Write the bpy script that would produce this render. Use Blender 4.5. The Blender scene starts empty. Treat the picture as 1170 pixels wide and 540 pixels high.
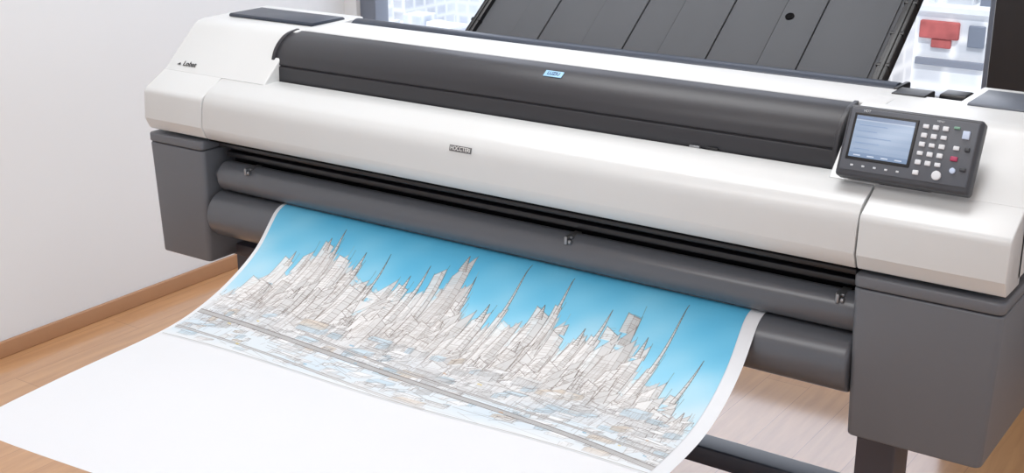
import bpy, bmesh, math, random
import numpy as np
from mathutils import Vector, Matrix
random.seed(7); rng=np.random.RandomState(11)
S=bpy.context.scene
S.view_settings.view_transform='Standard'
COL=S.collection

# ---------------------------------------------------------------- materials
def s2l(c):
    return tuple(((v/255)/12.92 if v/255<=0.04045 else ((v/255+0.055)/1.055)**2.4) for v in c)
def mat(name,rgb,rough=.5,metal=0,noise=0.0,scale=40,bump=0.0,spec=.5,coat=0):
    m=bpy.data.materials.new(name); m.use_nodes=True
    nt=m.node_tree; b=nt.nodes['Principled BSDF']
    c=s2l(rgb)+(1,)
    b.inputs['Roughness'].default_value=rough; b.inputs['Metallic'].default_value=metal
    b.inputs['Specular IOR Level'].default_value=spec
    b.inputs['Coat Weight'].default_value=coat
    tc=nt.nodes.new('ShaderNodeTexCoord'); n=nt.nodes.new('ShaderNodeTexNoise')
    n.inputs['Scale'].default_value=scale; n.inputs['Detail'].default_value=4
    nt.links.new(tc.outputs['Object'],n.inputs['Vector'])
    r=nt.nodes.new('ShaderNodeMixRGB'); r.blend_type='MIX'
    r.inputs[1].default_value=tuple(v*(1-noise) for v in c[:3])+(1,)
    r.inputs[2].default_value=tuple(min(1,v*(1+noise)) for v in c[:3])+(1,)
    nt.links.new(n.outputs['Fac'],r.inputs[0]); nt.links.new(r.outputs[0],b.inputs['Base Color'])
    if bump>0:
        bp=nt.nodes.new('ShaderNodeBump'); bp.inputs['Strength'].default_value=bump; bp.inputs['Distance'].default_value=.001
        n2=nt.nodes.new('ShaderNodeTexNoise'); n2.inputs['Scale'].default_value=900
        nt.links.new(tc.outputs['Object'],n2.inputs['Vector'])
        nt.links.new(n2.outputs['Fac'],bp.inputs['Height']); nt.links.new(bp.outputs[0],b.inputs['Normal'])
    return m
M_white=mat('white_plastic',(212,214,214),.30,noise=.012,scale=3,bump=.02)
M_white2=mat('white_top_plastic',(214,216,217),.55,noise=.015,scale=3,bump=.02,spec=.3)
M_grey=mat('grey_plastic',(104,107,113),.42,noise=.03,scale=5,bump=.1)
M_roll=mat('roller_grey',(92,95,101),.28,noise=.03,scale=6,bump=.03)
M_dark=mat('charcoal_plastic',(54,54,58),.40,noise=.03,scale=5,bump=.04,spec=.4)
M_black=mat('black_plastic',(18,18,21),.4,noise=.05,scale=8)
M_rail=mat('rail_charcoal',(32,32,36),.35,noise=.05,scale=8)
M_bluedark=mat('blue_black_plastic',(42,50,64),.38,noise=.05,scale=6)
M_slate=mat('slate_panel',(84,90,100),.4,noise=.05,scale=6)
M_tray=mat('tray_plastic',(86,88,92),.75,noise=.05,scale=6,spec=.25)
M_metal=mat('clip_metal',(150,152,155),.35,metal=.8)
M_leg=mat('dark_steel',(70,66,72),.45,noise=.04,scale=5)
M_seam=mat('gap_shade_knob_black',(14,14,16),.9,spec=.1)  # near-black: painted shade of the cover gap, plus the knob's own colour
M_key=mat('white_keys',(218,221,226),.4)
M_panel=mat('panel_face',(84,88,96),.4)
M_panelbody=mat('panel_body',(60,62,68),.4)
M_ink=mat('text_ink',(40,40,42),.5)
M_plate=mat('plate_grey',(96,96,98),.45)
M_plateink=mat('plate_letters',(230,230,228),.5)
M_blue=mat('badge_blue',(150,195,225),.4)
M_paper=mat('paper_white',(225,228,232),.75,noise=.01,scale=4)
M_wall=mat('wall_paint',(228,231,233),.85,noise=.012,scale=2,bump=.05)
M_ceil=mat('ceiling_paint',(235,235,235),.9)
M_base=mat('baseboard_oak',(176,132,96),.5,noise=.08,scale=12)
M_frame=mat('window_frame_aluminium',(120,128,142),.4,metal=.2)
M_darkpanel=mat('dark_panel',(44,42,44),.55,noise=.04,scale=3)

def wood():
    m=bpy.data.materials.new('laminate_planks'); m.use_nodes=True; nt=m.node_tree; b=nt.nodes['Principled BSDF']
    tc=nt.nodes.new('ShaderNodeTexCoord'); mp=nt.nodes.new('ShaderNodeMapping'); mp.inputs['Rotation'].default_value=(0,0,math.pi/2)
    nt.links.new(tc.outputs['Object'],mp.inputs['Vector'])
    br=nt.nodes.new('ShaderNodeTexBrick'); br.inputs['Scale'].default_value=1
    br.inputs['Brick Width'].default_value=1.25; br.inputs['Row Height'].default_value=.13; br.inputs['Mortar Size'].default_value=.0008
    br.inputs['Color1'].default_value=s2l((210,163,116))+(1,); br.inputs['Color2'].default_value=s2l((202,154,108))+(1,)
    br.inputs['Mortar'].default_value=s2l((164,120,84))+(1,); br.offset=.37
    nt.links.new(mp.outputs[0],br.inputs['Vector'])
    mp2=nt.nodes.new('ShaderNodeMapping'); mp2.inputs['Scale'].default_value=(14,1.3,1)
    nt.links.new(tc.outputs['Object'],mp2.inputs['Vector'])
    n=nt.nodes.new('ShaderNodeTexNoise'); n.inputs['Scale'].default_value=2.5; n.inputs['Detail'].default_value=8; n.inputs['Distortion'].default_value=.8
    nt.links.new(mp2.outputs[0],n.inputs['Vector'])
    cr=nt.nodes.new('ShaderNodeValToRGB'); cr.color_ramp.elements[0].position=.3; cr.color_ramp.elements[0].color=(.78,.73,.69,1)
    cr.color_ramp.elements[1].position=.7; cr.color_ramp.elements[1].color=(1.05,1.04,1.03,1)
    nt.links.new(n.outputs['Fac'],cr.inputs[0])
    mx=nt.nodes.new('ShaderNodeMixRGB'); mx.blend_type='MULTIPLY'; mx.inputs[0].default_value=.7
    nt.links.new(br.outputs['Color'],mx.inputs[1]); nt.links.new(cr.outputs[0],mx.inputs[2]); nt.links.new(mx.outputs[0],b.inputs['Base Color'])
    b.inputs['Roughness'].default_value=.35; b.inputs['Coat Weight'].default_value=1; b.inputs['Coat Roughness'].default_value=.12; b.inputs['Coat IOR'].default_value=1.7
    return m
M_floor=wood()

# ---------------------------------------------------------------- helpers
def finish(bm,name,m,parent=None,smooth=35,mats=None):
    bmesh.ops.recalc_face_normals(bm,faces=bm.faces)
    for f in bm.faces: f.smooth=True
    for e in bm.edges:
        if len(e.link_faces)==2 and e.calc_face_angle(0)>math.radians(smooth): e.smooth=False
    me=bpy.data.meshes.new(name); bm.to_mesh(me); bm.free()
    for mm in (mats or [m]): me.materials.append(mm)
    o=bpy.data.objects.new(name,me); COL.objects.link(o)
    if parent: o.parent=parent
    return o
def bev(bm,w,seg=3,ang=30,es=None):
    if w<=0: return
    if es is None: es=[e for e in bm.edges if len(e.link_faces)==2 and e.calc_face_angle(0)>math.radians(ang)]
    bmesh.ops.bevel(bm,geom=es,offset=w,segments=seg,profile=.5,affect='EDGES',clamp_overlap=True)
def add_box(bm,x0,x1,y0,y1,z0,z1,w=0,seg=3,mi=0):
    t=bmesh.new(); r=bmesh.ops.create_cube(t,size=1)
    for v in t.verts: v.co=Vector((x0+(v.co.x+.5)*(x1-x0),y0+(v.co.y+.5)*(y1-y0),z0+(v.co.z+.5)*(z1-z0)))
    bev(t,w,seg)
    for f in t.faces: f.material_index=mi
    me=bpy.data.meshes.new('t'); t.to_mesh(me); t.free(); bm.from_mesh(me); bpy.data.meshes.remove(me)
def box(name,x0,x1,y0,y1,z0,z1,m,parent=None,w=.004,seg=3):
    bm=bmesh.new(); add_box(bm,x0,x1,y0,y1,z0,z1,w,seg); return finish(bm,name,m,parent)
def add_prof(bm,pts,x0,x1,w=0,seg=2,ang=30,mi=0):
    t=bmesh.new()
    a=[t.verts.new((x0,y,z)) for y,z in pts]; b=[t.verts.new((x1,y,z)) for y,z in pts]
    n=len(pts)
    t.faces.new(a); t.faces.new(b[::-1])
    for i in range(n): t.faces.new([a[i],b[i],b[(i+1)%n],a[(i+1)%n]])
    bmesh.ops.recalc_face_normals(t,faces=t.faces)
    bev(t,w,seg,ang)
    for f in t.faces: f.material_index=mi
    me=bpy.data.meshes.new('t'); t.to_mesh(me); t.free(); bm.from_mesh(me); bpy.data.meshes.remove(me)
def prof(name,pts,x0,x1,m,parent=None,w=.003,seg=2,ang=30):
    bm=bmesh.new(); add_prof(bm,pts,x0,x1,w,seg,ang); return finish(bm,name,m,parent)
def add_cyl(bm,p0,p1,r,seg=48,w=0,mi=0):
    p0=Vector(p0);p1=Vector(p1); d=p1-p0
    t=bmesh.new(); bmesh.ops.create_cone(t,cap_ends=True,segments=seg,radius1=r,radius2=r,depth=d.length)
    if w>0: bev(t,w,3,60)
    q=Vector((0,0,1)).rotation_difference(d.normalized()).to_matrix().to_4x4()
    bmesh.ops.transform(t,matrix=Matrix.Translation((p0+p1)/2)@q,verts=t.verts)
    for f in t.faces: f.material_index=mi
    me=bpy.data.meshes.new('t'); t.to_mesh(me); t.free(); bm.from_mesh(me); bpy.data.meshes.remove(me)
def cyl(name,p0,p1,r,m,parent=None,seg=48,w=0):
    bm=bmesh.new(); add_cyl(bm,p0,p1,r,seg,w); return finish(bm,name,m,parent,smooth=40)
def catmull(P,n=8):
    out=[]
    P=[Vector(p) for p in P]
    for i in range(len(P)-1):
        p0=P[i-1] if i>0 else 2*P[0]-P[1]; p1=P[i];p2=P[i+1]; p3=P[i+2] if i+2<len(P) else 2*P[-1]-P[-2]
        for k in range(n):
            t=k/n
            out.append(.5*((2*p1)+(-p0+p2)*t+(2*p0-5*p1+4*p2-p3)*t*t+(-p0+3*p1-3*p2+p3)*t**3))
    out.append(P[-1]); return [tuple(v) for v in out]
def text(name,s,size,loc,tilt,m,parent,sx=1,bold=.0):
    cu=bpy.data.curves.new('t','FONT'); cu.body=s; cu.size=size; cu.align_x='CENTER'; cu.align_y='CENTER'; cu.extrude=.0002; cu.offset=bold
    to=bpy.data.objects.new('t',cu); COL.objects.link(to)
    dg=bpy.context.evaluated_depsgraph_get()
    me=bpy.data.meshes.new_from_object(to.evaluated_get(dg)); bpy.data.objects.remove(to); bpy.data.curves.remove(cu)
    me.materials.clear(); me.materials.append(m); me.name=name
    o=bpy.data.objects.new(name,me); COL.objects.link(o); o.parent=parent
    o.rotation_euler=(math.radians(90-tilt),0,0); o.location=loc; o.scale=(sx,1,1)
    return o
def top(o,label,cat,group=None):
    o['label']=label; o['category']=cat
    if group: o['group']=group
def struct(o): o['kind']='structure'; return o

# ---------------------------------------------------------------- printer
P=bpy.data.objects.new('wide_format_printer',None); COL.objects.link(P); P.location=(0,0,0)
top(P,'wide white and charcoal large-format inkjet plotter on dark legs','printer')

# chassis
prof('chassis',[(.085,.70),(.085,.962),(.145,.97),(.205,1.072),(.36,1.072),(.365,1.03),(.47,1.03),(.47,.70)],-.80,.80,M_black,P,w=.003)
# front cover
CURVE=[(-.013,.8795)]+catmull([(-.0128,.883),(-.0100,.915),(-.006,.938),(.003,.955),(.018,.968),(.060,.9865)],5)
fc=[(.012,.850),(.003,.851),(.000,.853)]+CURVE+[(.108,.988),(.108,.972),(.06,.965),(.022,.94),(.006,.90)]
cover=prof('front_cover',fc,-.7985,.7955,M_white,P,w=.0010,ang=60)
cover['label']='off-white curved front cover'
prof('cover_gap_shade',[(.004,.8505),(.006,.8455),(.03,.8455),(.03,.8505)],-.798,.795,M_seam,P,w=.0)  # dark strip standing in for the shade in the gap under the cover
# hinged dark cover: flat lower band, groove, bulged upper shell
wc=[(.112,.984),(.1135,1.021),(.119,1.0225),(.119,1.0245)]+catmull([(.1145,1.026),(.124,1.052),(.142,1.073),(.168,1.088),(.200,1.094)],6)+[(.203,1.08),(.15,1.04),(.13,.984)]
bm=bmesh.new(); add_prof(bm,wc,-.680,.700,.0012,2,60)
prof_end=[(.110,.982),(.1105,1.024)]+catmull([(.111,1.027),(.121,1.054),(.140,1.076),(.167,1.091),(.205,1.097)],6)+[(.205,1.08),(.15,1.0),(.13,.982)]
add_prof(bm,prof_end,-.686,-.676,.0015,2,60); add_prof(bm,prof_end,.697,.706,.0015,2,60)
finish(bm,'window_cover',M_dark,P)['label']='dark charcoal curved hinged top cover'
box('cover_latch',.415,.437,.106,.113,.988,.992,M_metal,P,w=.001)
box('cover_latch',.452,.475,.106,.113,.988,.993,M_black,P,w=.001)
# white top strip
prof('top_cover',[(.204,1.078),(.204,1.094),(.212,1.097),(.335,1.097),(.345,1.092),(.349,1.07)],-.66,.755,M_white2,P,w=.002)
# back roll
cyl('rear_roller',(-.68,.400,1.052),(.715,.400,1.052),.045,M_bluedark,P,seg=64,w=.003)
prof('rear_ledge',[(.44,1.03),(.44,1.066),(.50,1.066),(.50,1.03)],-.66,.715,M_dark,P,w=.003)

# side housings : flat facets with crisp creases
def softpoly(pts,r,n=3):
    out=[pts[0]]
    for i in range(1,len(pts)-1):
        a,b,c=Vector(pts[i-1]),Vector(pts[i]),Vector(pts[i+1])
        u=(a-b).normalized()*min(r,(a-b).length*.45); v=(c-b).normalized()*min(r,(c-b).length*.45)
        for k in range(n+1):
            t=k/n; out.append(tuple(b+u*(1-t)**2+v*t*t))
    out.append(pts[-1]); return out
face=softpoly([(-.013,.8795),(-.008,.949),(.062,.988)],.010)
low=[(.05,.85),(.003,.851),(.000,.853)]+face+[(.08,.988),(.08,.85)]
def upper(yb): return [(.061,.86),(.061,.988)]+softpoly([(.064,.990),(.178,1.094),(.30,1.098)],.022,5)[:-1]+[(yb,1.098),(yb+.015,1.08),(yb+.015,.86)]
bm=bmesh.new(); add_prof(bm,low,-1.0,-.8015,.003,3,60); add_prof(bm,upper(.42),-1.0,-.662,.005,3,60)
add_box(bm,-.996,-.80,.05,.43,.852,.98,.003)
hl=finish(bm,'side_housing',M_white,P,smooth=25); hl['label']='off-white end housing with small logo lettering'
bm=bmesh.new(); add_prof(bm,low,.7985,1.05,.003,3,60); add_prof(bm,upper(.30),.712,1.05,.005,3,60)
add_box(bm,.80,1.045,.20,.44,.852,1.075,.004); add_box(bm,.86,1.05,.29,.45,1.05,1.098,.005)
hr=finish(bm,'side_housing',M_white,P,smooth=25); hr['label']='off-white end housing carrying the control panel'
prof('ink_cover',[(.245,1.096),(.245,1.101),(.250,1.104),(.36,1.104),(.366,1.101),(.366,1.096)],-.955,-.675,M_bluedark,P,w=.0015)
prof('ink_cover',[(.275,1.094),(.275,1.0995),(.279,1.1015),(.41,1.1015),(.414,1.0995),(.414,1.094)],.88,1.046,M_slate,P,w=.0012)
bm=bmesh.new(); add_box(bm,.72,.86,.34,.45,1.0,1.07,.003); add_box(bm,.722,.734,.34,.41,1.06,1.100,.004); add_box(bm,.80,.855,.37,.42,1.06,1.092,.006)
add_box(bm,.735,.80,.29,.35,1.07,1.1005,.003)
finish(bm,'roll_bracket',M_black,P)
# grey boxes
def gbox(x0,x1,nm):
    bm=bmesh.new()
    def part(y0,y1,z0,z1,taper,r):
        t=bmesh.new(); bmesh.ops.create_cube(t,size=1)
        for v in t.verts:
            top_=v.co.z>0
            x=x0 if v.co.x<0 else x1; y=y0 if v.co.y<0 else y1
            if not top_ and taper:
                x+= .007 if v.co.x<0 else -.010
                y+= .008 if v.co.y<0 else -.02
            v.co=Vector((x,y,z1 if top_ else z0))
        ve=[e for e in t.edges if abs((e.verts[0].co-e.verts[1].co).z)>.01 and abs((e.verts[0].co-e.verts[1].co).x)<.05 and abs((e.verts[0].co-e.verts[1].co).y)<.05]
        bmesh.ops.bevel(t,geom=ve,offset=.013,segments=5,profile=.5,affect='EDGES')
        he=[e for e in t.edges if e.calc_face_angle(0)>math.radians(50)]
        bmesh.ops.bevel(t,geom=he,offset=r,segments=3,profile=.5,affect='EDGES')
        me=bpy.data.meshes.new('t'); t.to_mesh(me); t.free(); bm.from_mesh(me)
    part(-.006,.40,.535,.818,True,.004)
    part(-.008,.402,.8205,.842,False,.004)
    return finish(bm,nm,M_grey,P)
gbox(-1.0,-.812,'lower_housing'); gbox(.797,1.052,'lower_housing')
# rollers with axle stubs
def roller(x0,x1,y,z,r,w):
    bm=bmesh.new(); add_cyl(bm,(x0,y,z),(x1,y,z),r,64,w); add_cyl(bm,(x0-.03,y,z),(x0+.01,y,z),r*.35,32,0)
    return finish(bm,'roller',M_roll,P,smooth=40)
roller(-.786,.80,.045,.755,.036,.004)
roller(-.806,.80,.040,.660,.056,.008)
# output rails
bm=bmesh.new(); add_prof(bm,[(.026,.842),(.026,.830),(.045,.822),(.080,.822),(.080,.842)],-.79,.79,.002)
add_prof(bm,[(.050,.812),(.050,.800),(.08,.797),(.08,.815)],-.79,.79,.002)
finish(bm,'output_rail',M_rail,P)
def clip(x):
    bm=bmesh.new()
    add_box(bm,x-.008,x+.008,.022,.06,.786,.791,.001); add_box(bm,x-.004,x+.003,.010,.024,.776,.793,.002)
    add_cyl(bm,(x+.005,.015,.782),(x+.011,.015,.782),.005,16,.001)
    return finish(bm,'paper_clip_guide',M_metal,P)
for x in(-.69,.2,.765): clip(x)
# legs
def leg(x0,x1):
    bm=bmesh.new(); add_box(bm,x0,x1,.10,.19,.12,.545,.005); add_box(bm,x0-.004,x1+.004,.09,.30,.53,.56,.003)
    add_box(bm,x0,x1,-.02,.52,.085,.13,.008)
    l=finish(bm,'leg',M_leg,P)
    for y in(.01,.49):
        bm=bmesh.new(); xc=(x0+x1)/2
        add_cyl(bm,(xc-.018,y,.035),(xc-.004,y,.035),.035,32,.004); add_cyl(bm,(xc+.004,y,.035),(xc+.018,y,.035),.035,32,.004)
        add_box(bm,xc-.02,xc+.02,y-.015,y+.015,.06,.09,.003)
        finish(bm,'caster',M_black,l)
leg(-.835,-.755); leg(.792,.866)
box('crossbar',-.76,.795,.115,.175,.322,.362,M_bluedark,P,w=.004)

# rear tray
tl=math.hypot(.55,.42); ty,tz=.55/tl,.42/tl
def tp(x,s,n):
    return Vector((x,.485+ty*s-tz*n,1.062+tz*s+ty*n))
def add_tbox(bm,x0,x1,s0,s1,n0,n1,w=.002,shear=0):
    t=bmesh.new(); bmesh.ops.create_cube(t,size=1)
    for v in t.verts:
        v.co=Vector((x0+(v.co.x+.5)*(x1-x0),s0+(v.co.y+.5)*(s1-s0),n0+(v.co.z+.5)*(n1-n0)))
    bev(t,w,2)
    for v in t.verts: v.co=tp(v.co.x,v.co.y,v.co.z)
    me=bpy.data.meshes.new('t'); t.to_mesh(me); t.free(); bm.from_mesh(me); bpy.data.meshes.remove(me)
bm=bmesh.new(); add_tbox(bm,-.385,.635,0,.5,-.015,0)
xs=[-.365,-.27,-.19,-.07,.04,.13,.25,.37,.46,.615]
for k,(a,b) in enumerate(zip(xs[:-1],xs[1:])): add_tbox(bm,a+.001,b-.001,.0,.49,0,.004+.003*(k%2),.0012)
tray=finish(bm,'rear_tray',M_tray,P); tray['label']='dark grey ribbed slanted rear paper support'
for a,b in((-.398,-.375),(.625,.650)):
    bm=bmesh.new(); add_tbox(bm,a,b,-.01,.51,-.02,.012,.004); add_tbox(bm,a+.008,b-.008,0,.5,.010,.016,.002)
    for i in range(5): add_tbox(bm,a-.002,b+.002,.05+i*.09,.06+i*.09,-.01,.013,.002)
    finish(bm,'tray_rail',M_black,tray)
bm=bmesh.new(); c=tp(.392,.165,.004); nrm=Vector((0,-tz,ty)); add_cyl(bm,c,c+nrm*.006,.010,24,.001)
finish(bm,'tray_knob',M_seam,tray)

# control panel
bm=bmesh.new(); add_box(bm,-.115,.115,.0,.03,.0,.127,.006,3)
cp=finish(bm,'control_panel',M_panelbody,P); cp['label']='dark grey tilted control panel with colour screen and keypad'
cp.location=(.8485,.03,1.003); cp.rotation_euler=(math.radians(-25.6),0,0)
box('panel_face',-.109,.109,-.0015,.002,.011,.121,M_panel,cp,w=.002)
box('screen_bezel',-.102,.010,-.003,.0,.030,.113,M_black,cp,w=.002)
def screenmat():
    m=bpy.data.materials.new('lcd_display'); m.use_nodes=True; nt=m.node_tree; b=nt.nodes['Principled BSDF']
    tc=nt.nodes.new('ShaderNodeTexCoord'); sp=nt.nodes.new('ShaderNodeSeparateXYZ'); nt.links.new(tc.outputs['Generated'],sp.inputs[0])
    cr=nt.nodes.new('ShaderNodeValToRGB'); cr.color_ramp.interpolation='CONSTANT'; e=cr.color_ramp.elements
    e[0].position=0; e[0].color=s2l((134,158,192))+(1,); e[1].position=.90; e[1].color=s2l((136,154,184))+(1,)
    for k in range(9):
        p=.11+k*.086
        q=e.new(p); q.color=s2l((170,190,218) if k%2 else (164,185,214))+(1,)
    q=e.new(.875); q.color=s2l((196,210,230))+(1,)
    nt.links.new(sp.outputs['Z'],cr.inputs[0])
    nt.links.new(cr.outputs[0],b.inputs['Emission Color']); b.inputs['Emission Strength'].default_value=.76
    b.inputs['Base Color'].default_value=(.05,.06,.08,1); b.inputs['Roughness'].default_value=.25
    return m
scr=box('screen',-.097,.005,-.0042,-.002,.035,.108,screenmat(),cp,w=.0008)
M_scr1=mat('screen_mark_dark',(134,158,196),.5); M_scr2=mat('screen_mark_light',(200,214,232),.5)
bm=bmesh.new()
for r_ in range(5):
    add_box(bm,-.090,-.090+[.05,.034,.06,.042,.028][r_],-.0046,-.0040,.091-r_*.0105,.0922-r_*.0105,0)
add_box(bm,-.090,-.070,-.0046,-.0040,.1035,.1048,0)
finish(bm,'screen_rows',M_scr1,scr)
bm=bmesh.new()
for i in range(4): add_box(bm,-.088+i*.024,-.076+i*.024,-.0046,-.0040,.0375,.0395,0)
finish(bm,'screen_tabs',M_scr2,scr)
M_icon=mat('icon_white',(205,210,216),.5); M_green=mat('key_green',(120,160,140),.4); M_pink=mat('key_red',(170,50,90),.4); M_kblue=mat('key_blue',(190,204,228),.4); M_kdark=mat('key_dark',(48,50,56),.4)
for i in range(5):
    box('indicator_mark',-.09+i*.02,-.085+i*.02,-.0025,-.001,.019,.0222,M_icon,cp,w=.0005)
def key(x,z,sx,sz,m):
    return box('button',x-sx,x+sx,-.005,-.001,z-sz,z+sz,m,cp,w=.0012)
for r in range(5):
    for c in range(3):
        key(.023+c*.0165,.104-r*.0155,.0050,.0040 if (r+c)%3 else .0034,M_key)
key(.023,.024,.0050,.0040,M_key)
key(.074,.108,.005,.0022,M_green); key(.091,.098,.006,.007,M_kblue); key(.080,.074,.005,.0035,M_key); key(.080,.056,.006,.004,M_pink)
key(.098,.074,.004,.0035,M_kdark); key(.098,.040,.005,.003,M_kdark)
cyl('round_button',(.058,-.006,.024),(.058,-.001,.024),.008,M_key,cp,seg=32,w=.0015)
cyl('round_button',(.082,-.005,.036),(.082,-.001,.036),.005,M_kblue,cp,seg=32,w=.001)
text('panel_lettering','HDT',.006,(-.082,-.002,.1168),0,M_icon,cp)
text('panel_lettering','MENU',.0045,(.045,-.002,.1155),0,M_icon,cp)
bm=bmesh.new(); add_box(bm,-.05,.05,.028,.075,.0,.06,.008); finish(bm,'panel_mount',M_panelbody,cp)
# marks
pl=box('name_plate',-.0275,.0275,-.001,.0005,-.0062,.0062,M_plate,cover,w=.0004); pl.location=(-.045,-.0068,.9395); pl.rotation_euler=(math.radians(-14),0,0)
text('plate_lettering','HOCCTERI',.0120,(0,-.0012,0),0,M_plateink,pl,sx=.86,bold=.0001)
bd=box('badge',-.022,.022,-.0015,.0,-.0085,.0085,M_blue,P,w=.0006); bd.location=(.077,.1535,1.0815); bd.rotation_euler=(math.radians(-57),0,0)
text('badge_lettering','LUZIU',.0125,(0,-.0018,0),0,mat('badge_ink',(30,70,120),.4),bd,sx=.85,bold=.0003)
text('logo_lettering','Lobat',.019,(-.925,.077,1.0040),48,M_ink,hl,bold=.0003)
bm=bmesh.new(); a_=bm.verts.new((-.006,0,-.003)); b_=bm.verts.new((.006,0,-.003)); c_=bm.verts.new((.002,0,.004)); bm.faces.new([a_,b_,c_])
r_=bmesh.ops.extrude_face_region(bm,geom=bm.faces[:]); bmesh.ops.translate(bm,verts=[v for v in r_['geom'] if isinstance(v,bmesh.types.BMVert)],vec=(0,-.0004,0))
lm=finish(bm,'logo_mark',M_ink,hl); lm.location=(-.960,.0755,1.0025); lm.rotation_euler=(math.radians(-48),0,0)

# ---------------------------------------------------------------- printed sheet
prof_pts=[(.070,.7177),(.055,.7177),(.04,.7177)]
for k in range(1,9):
    a=math.radians(47*k/8); prof_pts.append((.04-.0577*math.sin(a),.66+.0577*math.cos(a)))
prof_pts+=catmull([prof_pts[-1],(-.07,.633),(-.165,.582),(-.26,.552),(-.37,.537),(-.56,.527),(-.845,.523)],10)[1:]
pp=np.array(prof_pts); seg=np.r_[0,np.cumsum(np.hypot(*np.diff(pp,axis=0).T))]; LT=seg[-1]
def sheet_point(x,s,off=0):
    y=np.interp(s,seg,pp[:,0]); z=np.interp(s,seg,pp[:,1])
    y2=np.interp(s+.002,seg,pp[:,0]); z2=np.interp(s+.002,seg,pp[:,1])
    y1=np.interp(s-.002,seg,pp[:,0]); z1=np.interp(s-.002,seg,pp[:,1])
    ty_,tz_=y2-y1,z2-z1; l=np.hypot(ty_,tz_)+1e-9
    ny,nz=tz_/l,-ty_/l
    u=(x+.583)/1.217
    k=np.clip((-y-.10)/.3,0,1); k=k*k*(3-2*k)
    z=z+k*(.022*u+.005*np.sin(x*7+y*5)+.004*np.sin(y*11-x*3))
    k2=np.clip((-y-.72)/.13,0,1); z=z-.006*k2*k2
    x=x-.012*np.clip(1+y/.35,0,1)
    return x,y+ny*off,z+nz*off
def grid_mesh(name,xa,xb,sa,sb,nx,ns,off,m,cols=None,parent=None):
    X,Sg=np.meshgrid(np.linspace(xa,xb,nx),np.linspace(sa,sb,ns))
    x,y,z=sheet_point(X,Sg,off)
    co=np.stack([x,y,z],-1).reshape(-1,3).astype(np.float32)
    i=np.arange(ns*nx).reshape(ns,nx)
    f=np.stack([i[:-1,:-1],i[1:,:-1],i[1:,1:],i[:-1,1:]],-1).reshape(-1,4)
    me=bpy.data.meshes.new(name); me.vertices.add(len(co)); me.vertices.foreach_set('co',co.ravel())
    me.loops.add(f.size); me.loops.foreach_set('vertex_index',f.ravel().astype(np.int32))
    me.polygons.add(len(f)); me.polygons.foreach_set('loop_start',(np.arange(len(f))*4).astype(np.int32))
    me.polygons.foreach_set('use_smooth',np.ones(len(f),dtype=bool))
    me.update(calc_edges=True)
    if cols is not None:
        a=me.color_attributes.new('ink','FLOAT_COLOR','POINT')
        c=np.concatenate([cols.reshape(-1,3),np.ones((len(co),1))],1).astype(np.float32)
        a.data.foreach_set('color',c.ravel())
    me.materials.append(m); o=bpy.data.objects.new(name,me); COL.objects.link(o)
    if parent: o.parent=parent
    return o
sheet=grid_mesh('printed_sheet',-.583,.634,0,LT,90,160,0,M_paper)
top(sheet,'long white paper sheet with blue printed city skyline sketch feeding out','paper print')

# art (procedurally drawn sketch, stored as a colour attribute)
W,H=1400,500
img=np.zeros((H,W,3)); 
vv=np.linspace(0,1,H)[:,None]; uu=np.linspace(0,1,W)[None,:]
skyc=[np.array([88,188,230]),np.array([120,204,238]),np.array([172,222,243]),np.array([220,236,245])]
cloud=.10*np.sin(uu*9+1)+.07*np.sin(uu*23+vv*8)+.05*np.sin(uu*41-vv*17)+.04*np.sin(uu*67+vv*31)
t=np.clip(vv*1.65+cloud-.05,0,1)
pos=[0,.35,.7,1]
for ch in range(3): img[...,ch]=np.interp(t,pos,[c[ch] for c in skyc])
def pt(ix,iy,col,a):
    ok=(ix>=0)&(ix<W)&(iy>=0)&(iy<H); ix=ix[ok];iy=iy[ok];a=a[ok][:,None]
    img[iy,ix]=img[iy,ix]*(1-a)+col*a
def line(x0,y0,x1,y1,col=(92,82,78),a=.7):
    col=np.array(col,float)
    n=int(max(abs(x1-x0),abs(y1-y0)))+2
    xs=np.linspace(x0,x1,n); ys=np.linspace(y0,y1,n)
    fx=np.floor(xs).astype(int); fy=np.floor(ys).astype(int); dx=xs-fx; dy=ys-fy
    if abs(y1-y0)>abs(x1-x0):
        pt(fx,fy,col,a*(1-dx)); pt(fx+1,fy,col,a*dx)
    else:
        pt(fx,fy,col,a*(1-dy)); pt(fx,fy+1,col,a*dy)
R=rng.rand
def J(s=2): return (R()-.5)*s
def poly(pts,col,a):
    pts=[(float(x),float(y)) for x,y in pts]; col=np.array(col,float)
    y0=int(max(0,min(p[1] for p in pts))); y1=int(min(H-1,max(p[1] for p in pts)))
    for y in range(y0,y1+1):
        xs=[]
        for i in range(len(pts)):
            (xa,ya),(xb,yb)=pts[i],pts[(i+1)%len(pts)]
            if (ya<=y+.5)!=(yb<=y+.5): xs.append(xa+(y+.5-ya)*(xb-xa)/(yb-ya))
        xs.sort()
        for a0,a1 in zip(xs[::2],xs[1::2]):
            l=int(max(0,round(a0))); r=int(min(W,round(a1)))
            if r>l: img[y,l:r]=img[y,l:r]*(1-a)+col*a
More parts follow.
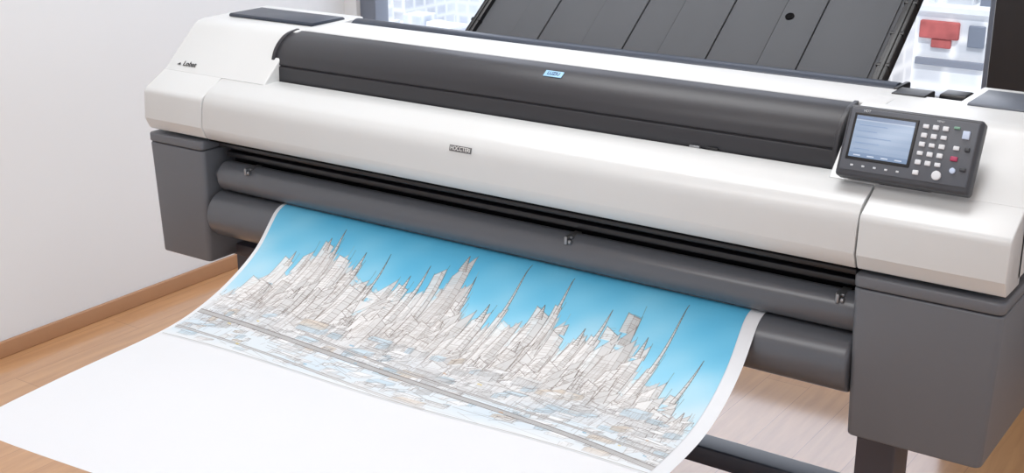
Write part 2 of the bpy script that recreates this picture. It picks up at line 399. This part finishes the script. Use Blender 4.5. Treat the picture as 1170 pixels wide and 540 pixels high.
def spikes(u,vt,w,vb,dark=0,spire=0,ink=None,tip=.5,fill=.9):
    yt=vt*H; yb=vb*H; w=w*W; hh=yb-yt
    lean=.12+J(.14)
    x=u*W-lean*hh*.6
    if ink is None: ink=np.array([124,110,102])-R()*55
    nlev=1+int(R()*3)
    ys=[yt]+sorted(yt+hh*(.05+.75*R()) for _ in range(nlev))+[yb]
    ws=[w*(tip+.15*J())]
    for k in range(nlev+1): ws.append(min(w*1.1,ws[-1]+w*(.08+.3*R())))
    base=np.array([246,246,246])-dark*80-R()*10
    for k in range(len(ys)-1):
        cx0=x+(yb-ys[k])*lean; cx1=x+(yb-ys[k+1])*lean
        wa=ws[k]; wb=ws[k]*1.12
        of=J(w*.18)
        # roofs rise to a slanted shard-like corner
        sl=(.6+R()*.9)*wa if R()<.65 else -wa*(.2+.5*R())
        quadp=[(cx0-wa/2+of,ys[k]+sl*.5+2),(cx0+wa/2+of,ys[k]-sl*.35+2),(cx1+wb/2+of,ys[k+1]),(cx1-wb/2+of,ys[k+1])]
        poly(quadp,base,fill)
        mid=.35+.35*R()
        mx0=quadp[0][0]*(1-mid)+quadp[1][0]*mid; mx1=quadp[3][0]*(1-mid)+quadp[2][0]*mid; my0=quadp[0][1]*(1-mid)+quadp[1][1]*mid
        poly([(mx0,my0),quadp[1],quadp[2],(mx1,quadp[2][1])],base-14-R()*26,.65)
        for q in range(2):
            line(quadp[0][0]+J(2),quadp[0][1]-J(8),quadp[3][0]+J(2),quadp[3][1],ink,.55)
            line(quadp[1][0]+J(2),quadp[1][1]-J(14),quadp[2][0]+J(2),quadp[2][1],ink,.65)
        line(*quadp[0],*quadp[1],ink,.85); line(mx0,my0,mx1,quadp[2][1],ink,.5)
        if R()<.6: xx=quadp[1][0]; line(xx,quadp[1][1]+4,xx+2+R()*3,quadp[1][1]-8-R()*22,ink,.65)
        y=min(quadp[0][1],quadp[1][1])+4
        st=2.5+R()*4.5; den=.35+.5*R()
        while y<ys[k+1]:
            f=min(1,max(0,(y-ys[k])/(ys[k+1]-ys[k]+1e-6))); l=quadp[0][0]*(1-f)+quadp[3][0]*f; r=quadp[1][0]*(1-f)+quadp[2][0]*f; mm=mx0*(1-f)+mx1*f
            if R()<den and y>quadp[0][1]: line(l+R()*3,y,mm,y-3,ink+25,.2+.35*R())
            if R()<den*.8 and y>my0: line(mm,y-3,r-R()*3,y,ink+10,.25+.4*R())
            y+=st
        for q in range(int((wa+wb)/10)):
            f0=R(); a0=.1+R()*.5
            line(quadp[0][0]+(quadp[1][0]-quadp[0][0])*f0,ys[k]+6+(ys[k+1]-ys[k])*a0,quadp[3][0]+(quadp[2][0]-quadp[3][0])*f0,ys[k]+(ys[k+1]-ys[k])*min(1,a0+.5),ink+25,.4)
    cx=x+(yb-yt)*lean
    if spire>0:
        sp=spire*H; ww=max(ws[0]*.24,3.5); ls=lean+.05
        poly([(cx-ww,yt+20),(cx+ww,yt+20),(cx+ls*sp,yt-sp)],base-4,.9)
        poly([(cx,yt+20),(cx+ww,yt+20),(cx+ls*sp,yt-sp)],base-45,.7)
        for q in range(2):
            line(cx-ww,yt+20,cx+ls*sp,yt-sp,ink,.9); line(cx+ww,yt+20,cx+ls*sp,yt-sp,ink-20,.9)
        for q in np.linspace(0,.8,7):
            yy=yt+20-(sp+20)*q; line(cx-ww*(1-q)+ls*sp*q,yy,cx+ww*(1-q)+ls*sp*q,yy-1,ink,.6)
env=[(0,.62),(.04,.50),(.08,.34),(.14,.22),(.22,.24),(.27,.33),(.33,.34),(.38,.32),(.42,.22),(.47,.20),(.50,.38),(.55,.36),(.60,.34),(.66,.26),(.70,.32),(.76,.32),(.80,.25),(.84,.36),(.90,.46),(.95,.54),(1,.68)]
ex=[e[0] for e in env]; ey=[e[1] for e in env]
for i in range(110):
    u=.01+.98*R(); spikes(u,np.interp(u,ex,ey)+.10*R(),.026+.026*R(),.74,0,.06*R() if R()<.3 else 0,ink=np.array([168,164,162]),tip=.65,fill=.6)
heroes=[(.045,.44,.046,0,.0),(.078,.30,.044,0,.05),(.108,.24,.042,0,.0),(.140,.17,.050,.1,.03),(.17,.20,.042,.12,.12),(.20,.22,.044,.05,.0),(.23,.26,.044,.15,.09),(.262,.32,.042,.1,.0),(.29,.34,.032,.1,.19),(.32,.30,.050,.1,.0),(.35,.29,.042,.12,.06),(.38,.30,.034,.1,.14),(.415,.17,.052,.25,.0),(.452,.11,.054,.35,.04),(.485,.30,.036,.1,.14),(.512,.36,.050,.1,.0),(.54,.33,.044,.1,.06),(.57,.28,.036,.1,.24),(.605,.34,.054,.1,.0),(.64,.24,.046,.15,.03),(.668,.20,.036,.15,.14),(.698,.28,.044,.1,.0),(.728,.32,.050,.1,.05),(.752,.30,.036,.12,.14),(.782,.25,.050,.15,.0),(.812,.16,.040,.55,.0),(.842,.30,.044,.1,.06),(.876,.36,.036,.1,.30),(.905,.46,.052,.1,.0),(.94,.48,.032,.15,.20),(.97,.58,.044,.1,.03)]
for u,vt,w,d,sp in heroes: spikes(u,vt,w,.76,d*.5,sp)
for i in range(90):
    u=.01+.98*R(); spikes(u,np.interp(u,ex,ey)+.14+.2*R(),.020+.026*R(),.80,.10*R(),.06*R() if R()<.15 else 0,tip=.7,fill=.72)
hz=np.clip((vv-.60)/.14,0,1)[...,None]*.6
tint=np.array([233,238,243])+np.stack([-14*np.clip(np.sin(uu*17+vv*9),0,1)*np.ones_like(vv),-6*np.clip(np.sin(uu*17+vv*9),0,1)*np.ones_like(vv),0*uu*vv],-1)
img[:]=img*(1-hz)+tint*hz
for i in range(270):
    u=R(); v=.61+.36*R()**1.3; x=u*W;y=v*H; w=8+R()*R()*80; h=6+R()*26*(1.35-v); sk=(4+R()*20)
    tone=np.array([241,243,245])-R()**3*50
    if R()<.18: tone=np.array([200,222,236])-R()*16
    if R()<.05: tone=np.array([222,210,196])-R()*16
    ink=np.array([136,128,124])-R()*62; a=.3+.55*R()
    poly([(x,y),(x+w,y+w*.06),(x+w,y+h),(x,y+h)],tone-6,.65)
    poly([(x,y),(x+w,y+w*.06),(x+w+sk,y-sk*.5),(x+sk,y-sk*.5)],tone+8,.75)
    poly([(x+w,y+w*.06),(x+w+sk,y-sk*.5),(x+w+sk,y+h-sk*.5),(x+w,y+h)],tone-30,.5)
    for p,q in(((x,y),(x+w,y+w*.06)),((x,y),(x,y+h)),((x+w,y),(x+w,y+h)),((x,y+h),(x+w,y+h)),((x,y),(x+sk,y-sk*.5)),((x+w,y),(x+w+sk,y-sk*.5)),((x+sk,y-sk*.5),(x+w+sk,y-sk*.5)),((x+w+sk,y-sk*.5),(x+w+sk,y+h-sk*.5))):
        if R()<.8: line(p[0]+J(5),p[1]+J(3),q[0]+J(5),q[1]+J(3),ink,a)
    for k in range(1,int(w/6)):
        if R()<.35: line(x+k*6,y+1,x+k*6,y+h,ink+20,.4)
for i in range(150):
    x=R()*W;y=(.60+.38*R())*H; l=20+R()*R()*420; ink=np.array([122,112,106])-R()*50; sl=[.06,.06,.10,.3,-.35][int(R()*5)]
    if abs(sl)>.2: l=min(l,70)
    line(x,y,x+l,y+l*sl,ink,.25+.4*R())
for i in range(130):
    x=R()*W;y=(.58+.34*R())*H; line(x,y,x+2+J(6),y-8-R()*30,(112,100,94),.55)
def road(v0,v1,th,c,n,u0=0,u1=1,bow=.02,fill=(206,208,210)):
    xs=np.linspace(u0*W,u1*W,30); f=(xs/W-u0)/(u1-u0)
    ys=(v0+(v1-v0)*f-bow*np.sin(f*math.pi))*H
    for a,b,cc,d in zip(xs[:-1],ys[:-1],xs[1:],ys[1:]):
        poly([(a,b),(cc,d),(cc,d+th),(a,b+th)],fill,.9)
    for k in range(n):
        o=k*th/(n-1)
        for a,b,cc,d in zip(xs[:-1],ys[:-1],xs[1:],ys[1:]):
            line(a,b+o,cc,d+o,c,.9 if k in(0,n-1) else .55); 
            if k in(0,n-1): line(a,b+o+1,cc,d+o+1,c,.7)
road(.70,.86,5,(126,118,114),3,.25,1,-.01,(228,232,236))
road(.74,.94,13,(82,70,64),5,0,1,.04)
road(.90,.985,6,(112,106,102),3,0,.6,.01,(228,232,236))
for i in range(14):
    u,v=R(),.68+.25*R(); x,y=u*W,v*H; c=[(226,200,90),(120,180,214),(206,160,120)][i%3]
    poly([(x,y),(x+6+R()*9,y),(x+6+R()*9,y+3+R()*3),(x,y+4)],c,.6)
fd=np.clip((vv-.93)/.07,0,1)[...,None]*.7
img[:]=img*(1-fd)+np.array([242,244,246])*fd
for k in range(2): line(0,H-5+k,W,H-5+k,(150,146,142),.6)
img=np.clip(img,0,255)/255
lin=np.where(img<=.04045,img/12.92,((img+.055)/1.055)**2.4)*.90
m=bpy.data.materials.new('printed_ink'); m.use_nodes=True; nt=m.node_tree; b=nt.nodes['Principled BSDF']
at=nt.nodes.new('ShaderNodeVertexColor'); at.layer_name='ink'; nt.links.new(at.outputs['Color'],b.inputs['Base Color']); b.inputs['Roughness'].default_value=.6
s_end=float(np.interp(.375,-pp[:,0],seg)); s_beg=float(np.interp(-.036,-pp[:,0],seg))
art=grid_mesh('printed_artwork',-.572,.606,s_beg,s_end,W,H,.0006,m,lin,sheet)
art['label']='blue sky and brown ink sketch of a dense skyline'

# ---------------------------------------------------------------- room
def slab(name,x0,x1,y0,y1,z0,z1,m,par=None,w=0):
    return box(name,x0,x1,y0,y1,z0,z1,m,par,w=w)
XL=-1.86; YB=1.70
struct(slab('floor',XL-.1,4.5,-5,YB+.15,-.1,0,M_floor))
struct(slab('ceiling',XL-.1,4.5,-5,YB+.15,2.9,3.0,M_ceil))
struct(slab('wall_left',XL-.1,XL,-5,YB+.15,0,2.9,M_wall))
bm=bmesh.new(); WX0,WX1=-1.80,.545
add_box(bm,XL,WX0,YB,YB+.15,0,2.9); add_box(bm,WX1,4.5,YB,YB+.15,0,2.9); add_box(bm,WX0,WX1,YB,YB+.15,0,.25); add_box(bm,WX0,WX1,YB,YB+.15,2.7,2.9)
struct(finish(bm,'wall_back',M_wall))
struct(box('baseboard_left',XL,XL+.014,-5,YB,0,.050,M_base,w=.003))
struct(box('baseboard_back',XL,WX0,YB-.014,YB,0,.050,M_base,w=.003))
struct(box('trim_1',.56,1.6,YB-.06,YB,.0,2.9,M_darkpanel,w=.004))
bm=bmesh.new()
for a,b in((WX0,WX0+.075),(WX1-.02,WX1),(-.62,-.56)): add_box(bm,a,b,YB+.02,YB+.10,.25,2.7,.004)
add_box(bm,WX0,WX1,YB+.02,YB+.10,.25,.32,.004); add_box(bm,WX0,WX1,YB+.02,YB+.10,2.63,2.7,.004)
wn=struct(finish(bm,'window_1',M_frame))
g=bpy.data.materials.new('clear_glass'); g.use_nodes=True; nt=g.node_tree; nt.nodes.clear()
o_=nt.nodes.new('ShaderNodeOutputMaterial'); mx=nt.nodes.new('ShaderNodeMixShader'); tr=nt.nodes.new('ShaderNodeBsdfTransparent'); gl=nt.nodes.new('ShaderNodeBsdfGlossy')
gl.inputs['Roughness'].default_value=.02; mx.inputs[0].default_value=.05
nt.links.new(tr.outputs[0],mx.inputs[1]); nt.links.new(gl.outputs[0],mx.inputs[2]); nt.links.new(mx.outputs[0],o_.inputs[0])
box('glass',WX0+.07,WX1-.015,YB+.055,YB+.061,.31,2.64,g,wn,w=0)

# ---------------------------------------------------------------- outside
def bmat(name,c1,c2,sx,sz):
    m=bpy.data.materials.new(name); m.use_nodes=True; nt=m.node_tree; b=nt.nodes['Principled BSDF']
    tc=nt.nodes.new('ShaderNodeTexCoord'); sp=nt.nodes.new('ShaderNodeSeparateXYZ'); nt.links.new(tc.outputs['Object'],sp.inputs[0])
    ad=nt.nodes.new('ShaderNodeMath'); ad.operation='ADD'; nt.links.new(sp.outputs['X'],ad.inputs[0]); nt.links.new(sp.outputs['Y'],ad.inputs[1])
    cb=nt.nodes.new('ShaderNodeCombineXYZ'); nt.links.new(ad.outputs[0],cb.inputs[0]); nt.links.new(sp.outputs['Z'],cb.inputs[1])
    br=nt.nodes.new('ShaderNodeTexBrick'); br.offset=.13; br.inputs['Scale'].default_value=1; br.inputs['Brick Width'].default_value=sx; br.inputs['Row Height'].default_value=sz
    br.inputs['Mortar Size'].default_value=.22; br.inputs['Mortar Smooth'].default_value=1
    br.inputs['Color1'].default_value=s2l(c2)+(1,); br.inputs['Color2'].default_value=s2l(tuple(min(255,v+60) for v in c2))+(1,); br.inputs['Mortar'].default_value=s2l(c1)+(1,)
    nt.links.new(cb.outputs[0],br.inputs['Vector'])
    n=nt.nodes.new('ShaderNodeTexNoise'); n.inputs['Scale'].default_value=.9; n.inputs['Detail'].default_value=6; nt.links.new(tc.outputs['Object'],n.inputs['Vector'])
    mx=nt.nodes.new('ShaderNodeMixRGB'); mx.inputs[2].default_value=s2l(c1)+(1,); nt.links.new(n.outputs['Fac'],mx.inputs[0]); nt.links.new(br.outputs['Color'],mx.inputs[1])
    nt.links.new(mx.outputs[0],b.inputs['Base Color']); b.inputs['Roughness'].default_value=.7
    return m
BM=[bmat('facade_pale',(234,236,238),(140,148,160),1.0,.7),bmat('facade_cream',(234,230,224),(150,150,152),1.2,.6),bmat('facade_glass',(224,228,234),(136,148,166),.8,.7)]
M_roof=mat('roof_grey',(222,226,230),.9,noise=.15,scale=1.5); M_red=mat('awning_red',(176,92,90),.8,noise=.45,scale=3); M_street=mat('street_ground',(212,215,220),.9,noise=.25,scale=.5)
gnd=slab('ground',-120,60,6,140,-16.2,-16,M_street); top(gnd,'pale street level ground far below the window','ground'); gnd['kind']='structure'
def building(x,y,w,d,h,mi,red=False):
    bm=bmesh.new()
    add_box(bm,-w/2,w/2,-d/2,d/2,0,h,0,mi=0)
    if red:
        add_box(bm,-w/2+.15,w/2-.95,-d/2-.12,-d/2+.3,h-.75,h-.25,.05,mi=2); add_box(bm,-w/2+.5,w/2-1.15,-d/2-.08,-d/2+.3,h-1.0,h-.75,.03,mi=2)
        add_box(bm,w/2-.7,w/2-.25,-d/2-.08,-d/2+.3,h-.9,h-.3,.03,mi=3); add_box(bm,-w/2+.1,w/2-.2,-d/2-.1,-d/2+.3,h-1.5,h-1.3,.02,mi=3)
    add_box(bm,-w/2-.1,w/2+.1,-d/2-.1,d/2+.1,h,h+.15,0,mi=1)
    add_box(bm,-w/4,w/8,-d/5,d/5,h+.15,h+.7,0,mi=0); add_box(bm,w/5,w/3,-d/6,d/8,h+.15,h+.45,0,mi=3 if red else 1)
    add_box(bm,-w/2.4,-w/3,-d/3,-d/6,h+.15,h+.4,0,mi=1)
    o=finish(bm,'city_building',None,mats=[BM[mi],M_roof,M_red,M_frame]); o.location=(x,y,-16)
    top(o,'pale block with a muted red facade patch seen through glass' if red else 'pale city block with rows of windows seen through glass','building','city buildings outside the window')
random.seed(4)
for i in range(9):
    building(-20-i*6+random.uniform(-1,1),30+random.uniform(0,6)+(i%2)*8,3.2,3,random.uniform(4,8),i%3)
for i in range(8):
    building(-34-i*8,60+random.uniform(0,10),5,5,random.uniform(5,11),(i+1)%3)
for i in range(5):
    building(-24-i*7,48+(i%2)*3,3,3,random.uniform(6,9),i%3)
building(-9.0,36.0,2.2,2,11.9,0,True); building(-12.6,38.5,2.4,3,11.2,1); building(-6.2,38.0,2.2,3,10.6,2); building(-8.0,31,3.0,2,7.2,1); building(-14,54,5,5,10,0); building(-8,58,5,4,11,1); building(-2,50,5,5,10,2); building(-11,46,3,3,10.5,2)

# ---------------------------------------------------------------- light
w=bpy.data.worlds.new('sky_world'); S.world=w; w.use_nodes=True; nt=w.node_tree; bg=nt.nodes['Background']
tc=nt.nodes.new('ShaderNodeTexCoord'); sp=nt.nodes.new('ShaderNodeSeparateXYZ'); nt.links.new(tc.outputs['Generated'],sp.inputs[0])
cr=nt.nodes.new('ShaderNodeValToRGB'); cr.color_ramp.elements[0].position=.45; cr.color_ramp.elements[0].color=(.79,.80,.82,1)
cr.color_ramp.elements[1].position=.75; cr.color_ramp.elements[1].color=(.80,.86,1,1)
mr=nt.nodes.new('ShaderNodeMapRange'); mr.inputs[1].default_value=-1; mr.inputs[2].default_value=1
nt.links.new(sp.outputs['Z'],mr.inputs[0]); nt.links.new(mr.outputs[0],cr.inputs[0]); nt.links.new(cr.outputs[0],bg.inputs[0])
mr2=nt.nodes.new('ShaderNodeMapRange'); mr2.inputs[1].default_value=.1; mr2.inputs[2].default_value=.7; mr2.inputs[3].default_value=1.0; mr2.inputs[4].default_value=2.9
nt.links.new(sp.outputs['Y'],mr2.inputs[0]); nt.links.new(mr2.outputs[0],bg.inputs[1])
def area(name,loc,target,sx,sy,p,col=(1,1,1)):
    l=bpy.data.lights.new(name,'AREA'); l.shape='RECTANGLE'; l.size=sx; l.size_y=sy; l.energy=p; l.color=col
    o=bpy.data.objects.new(name,l); COL.objects.link(o); o.location=loc
    o.rotation_euler=(Vector(target)-Vector(loc)).to_track_quat('-Z','Y').to_euler(); return o
area('ceiling_fill',(0,.2,2.85),(0,.2,0),2.0,.7,36,(.98,.99,1))  # added soft fill below the ceiling, no fixture modelled
area('ceiling_fill',(.2,-1.9,2.85),(-.6,-.9,.3),2.0,.7,32,(.98,.99,1))  # second added fill, tilted towards the printer's front
sl=bpy.data.lights.new('sun','SUN'); sl.energy=3.0; sl.angle=.05; so=bpy.data.objects.new('sun',sl); COL.objects.link(so)
so.rotation_euler=Vector((-.25,.55,-.95)).to_track_quat('-Z','Y').to_euler()

# ---------------------------------------------------------------- camera
cam=bpy.data.cameras.new('camera'); cam.sensor_width=36; cam.lens=36*1508/1170; cam.clip_end=400
co=bpy.data.objects.new('camera',cam); COL.objects.link(co); co.location=(1.518,-2.103,1.626)
co.rotation_euler=(math.radians(90-18.5),0,math.radians(34.4))
S.camera=co
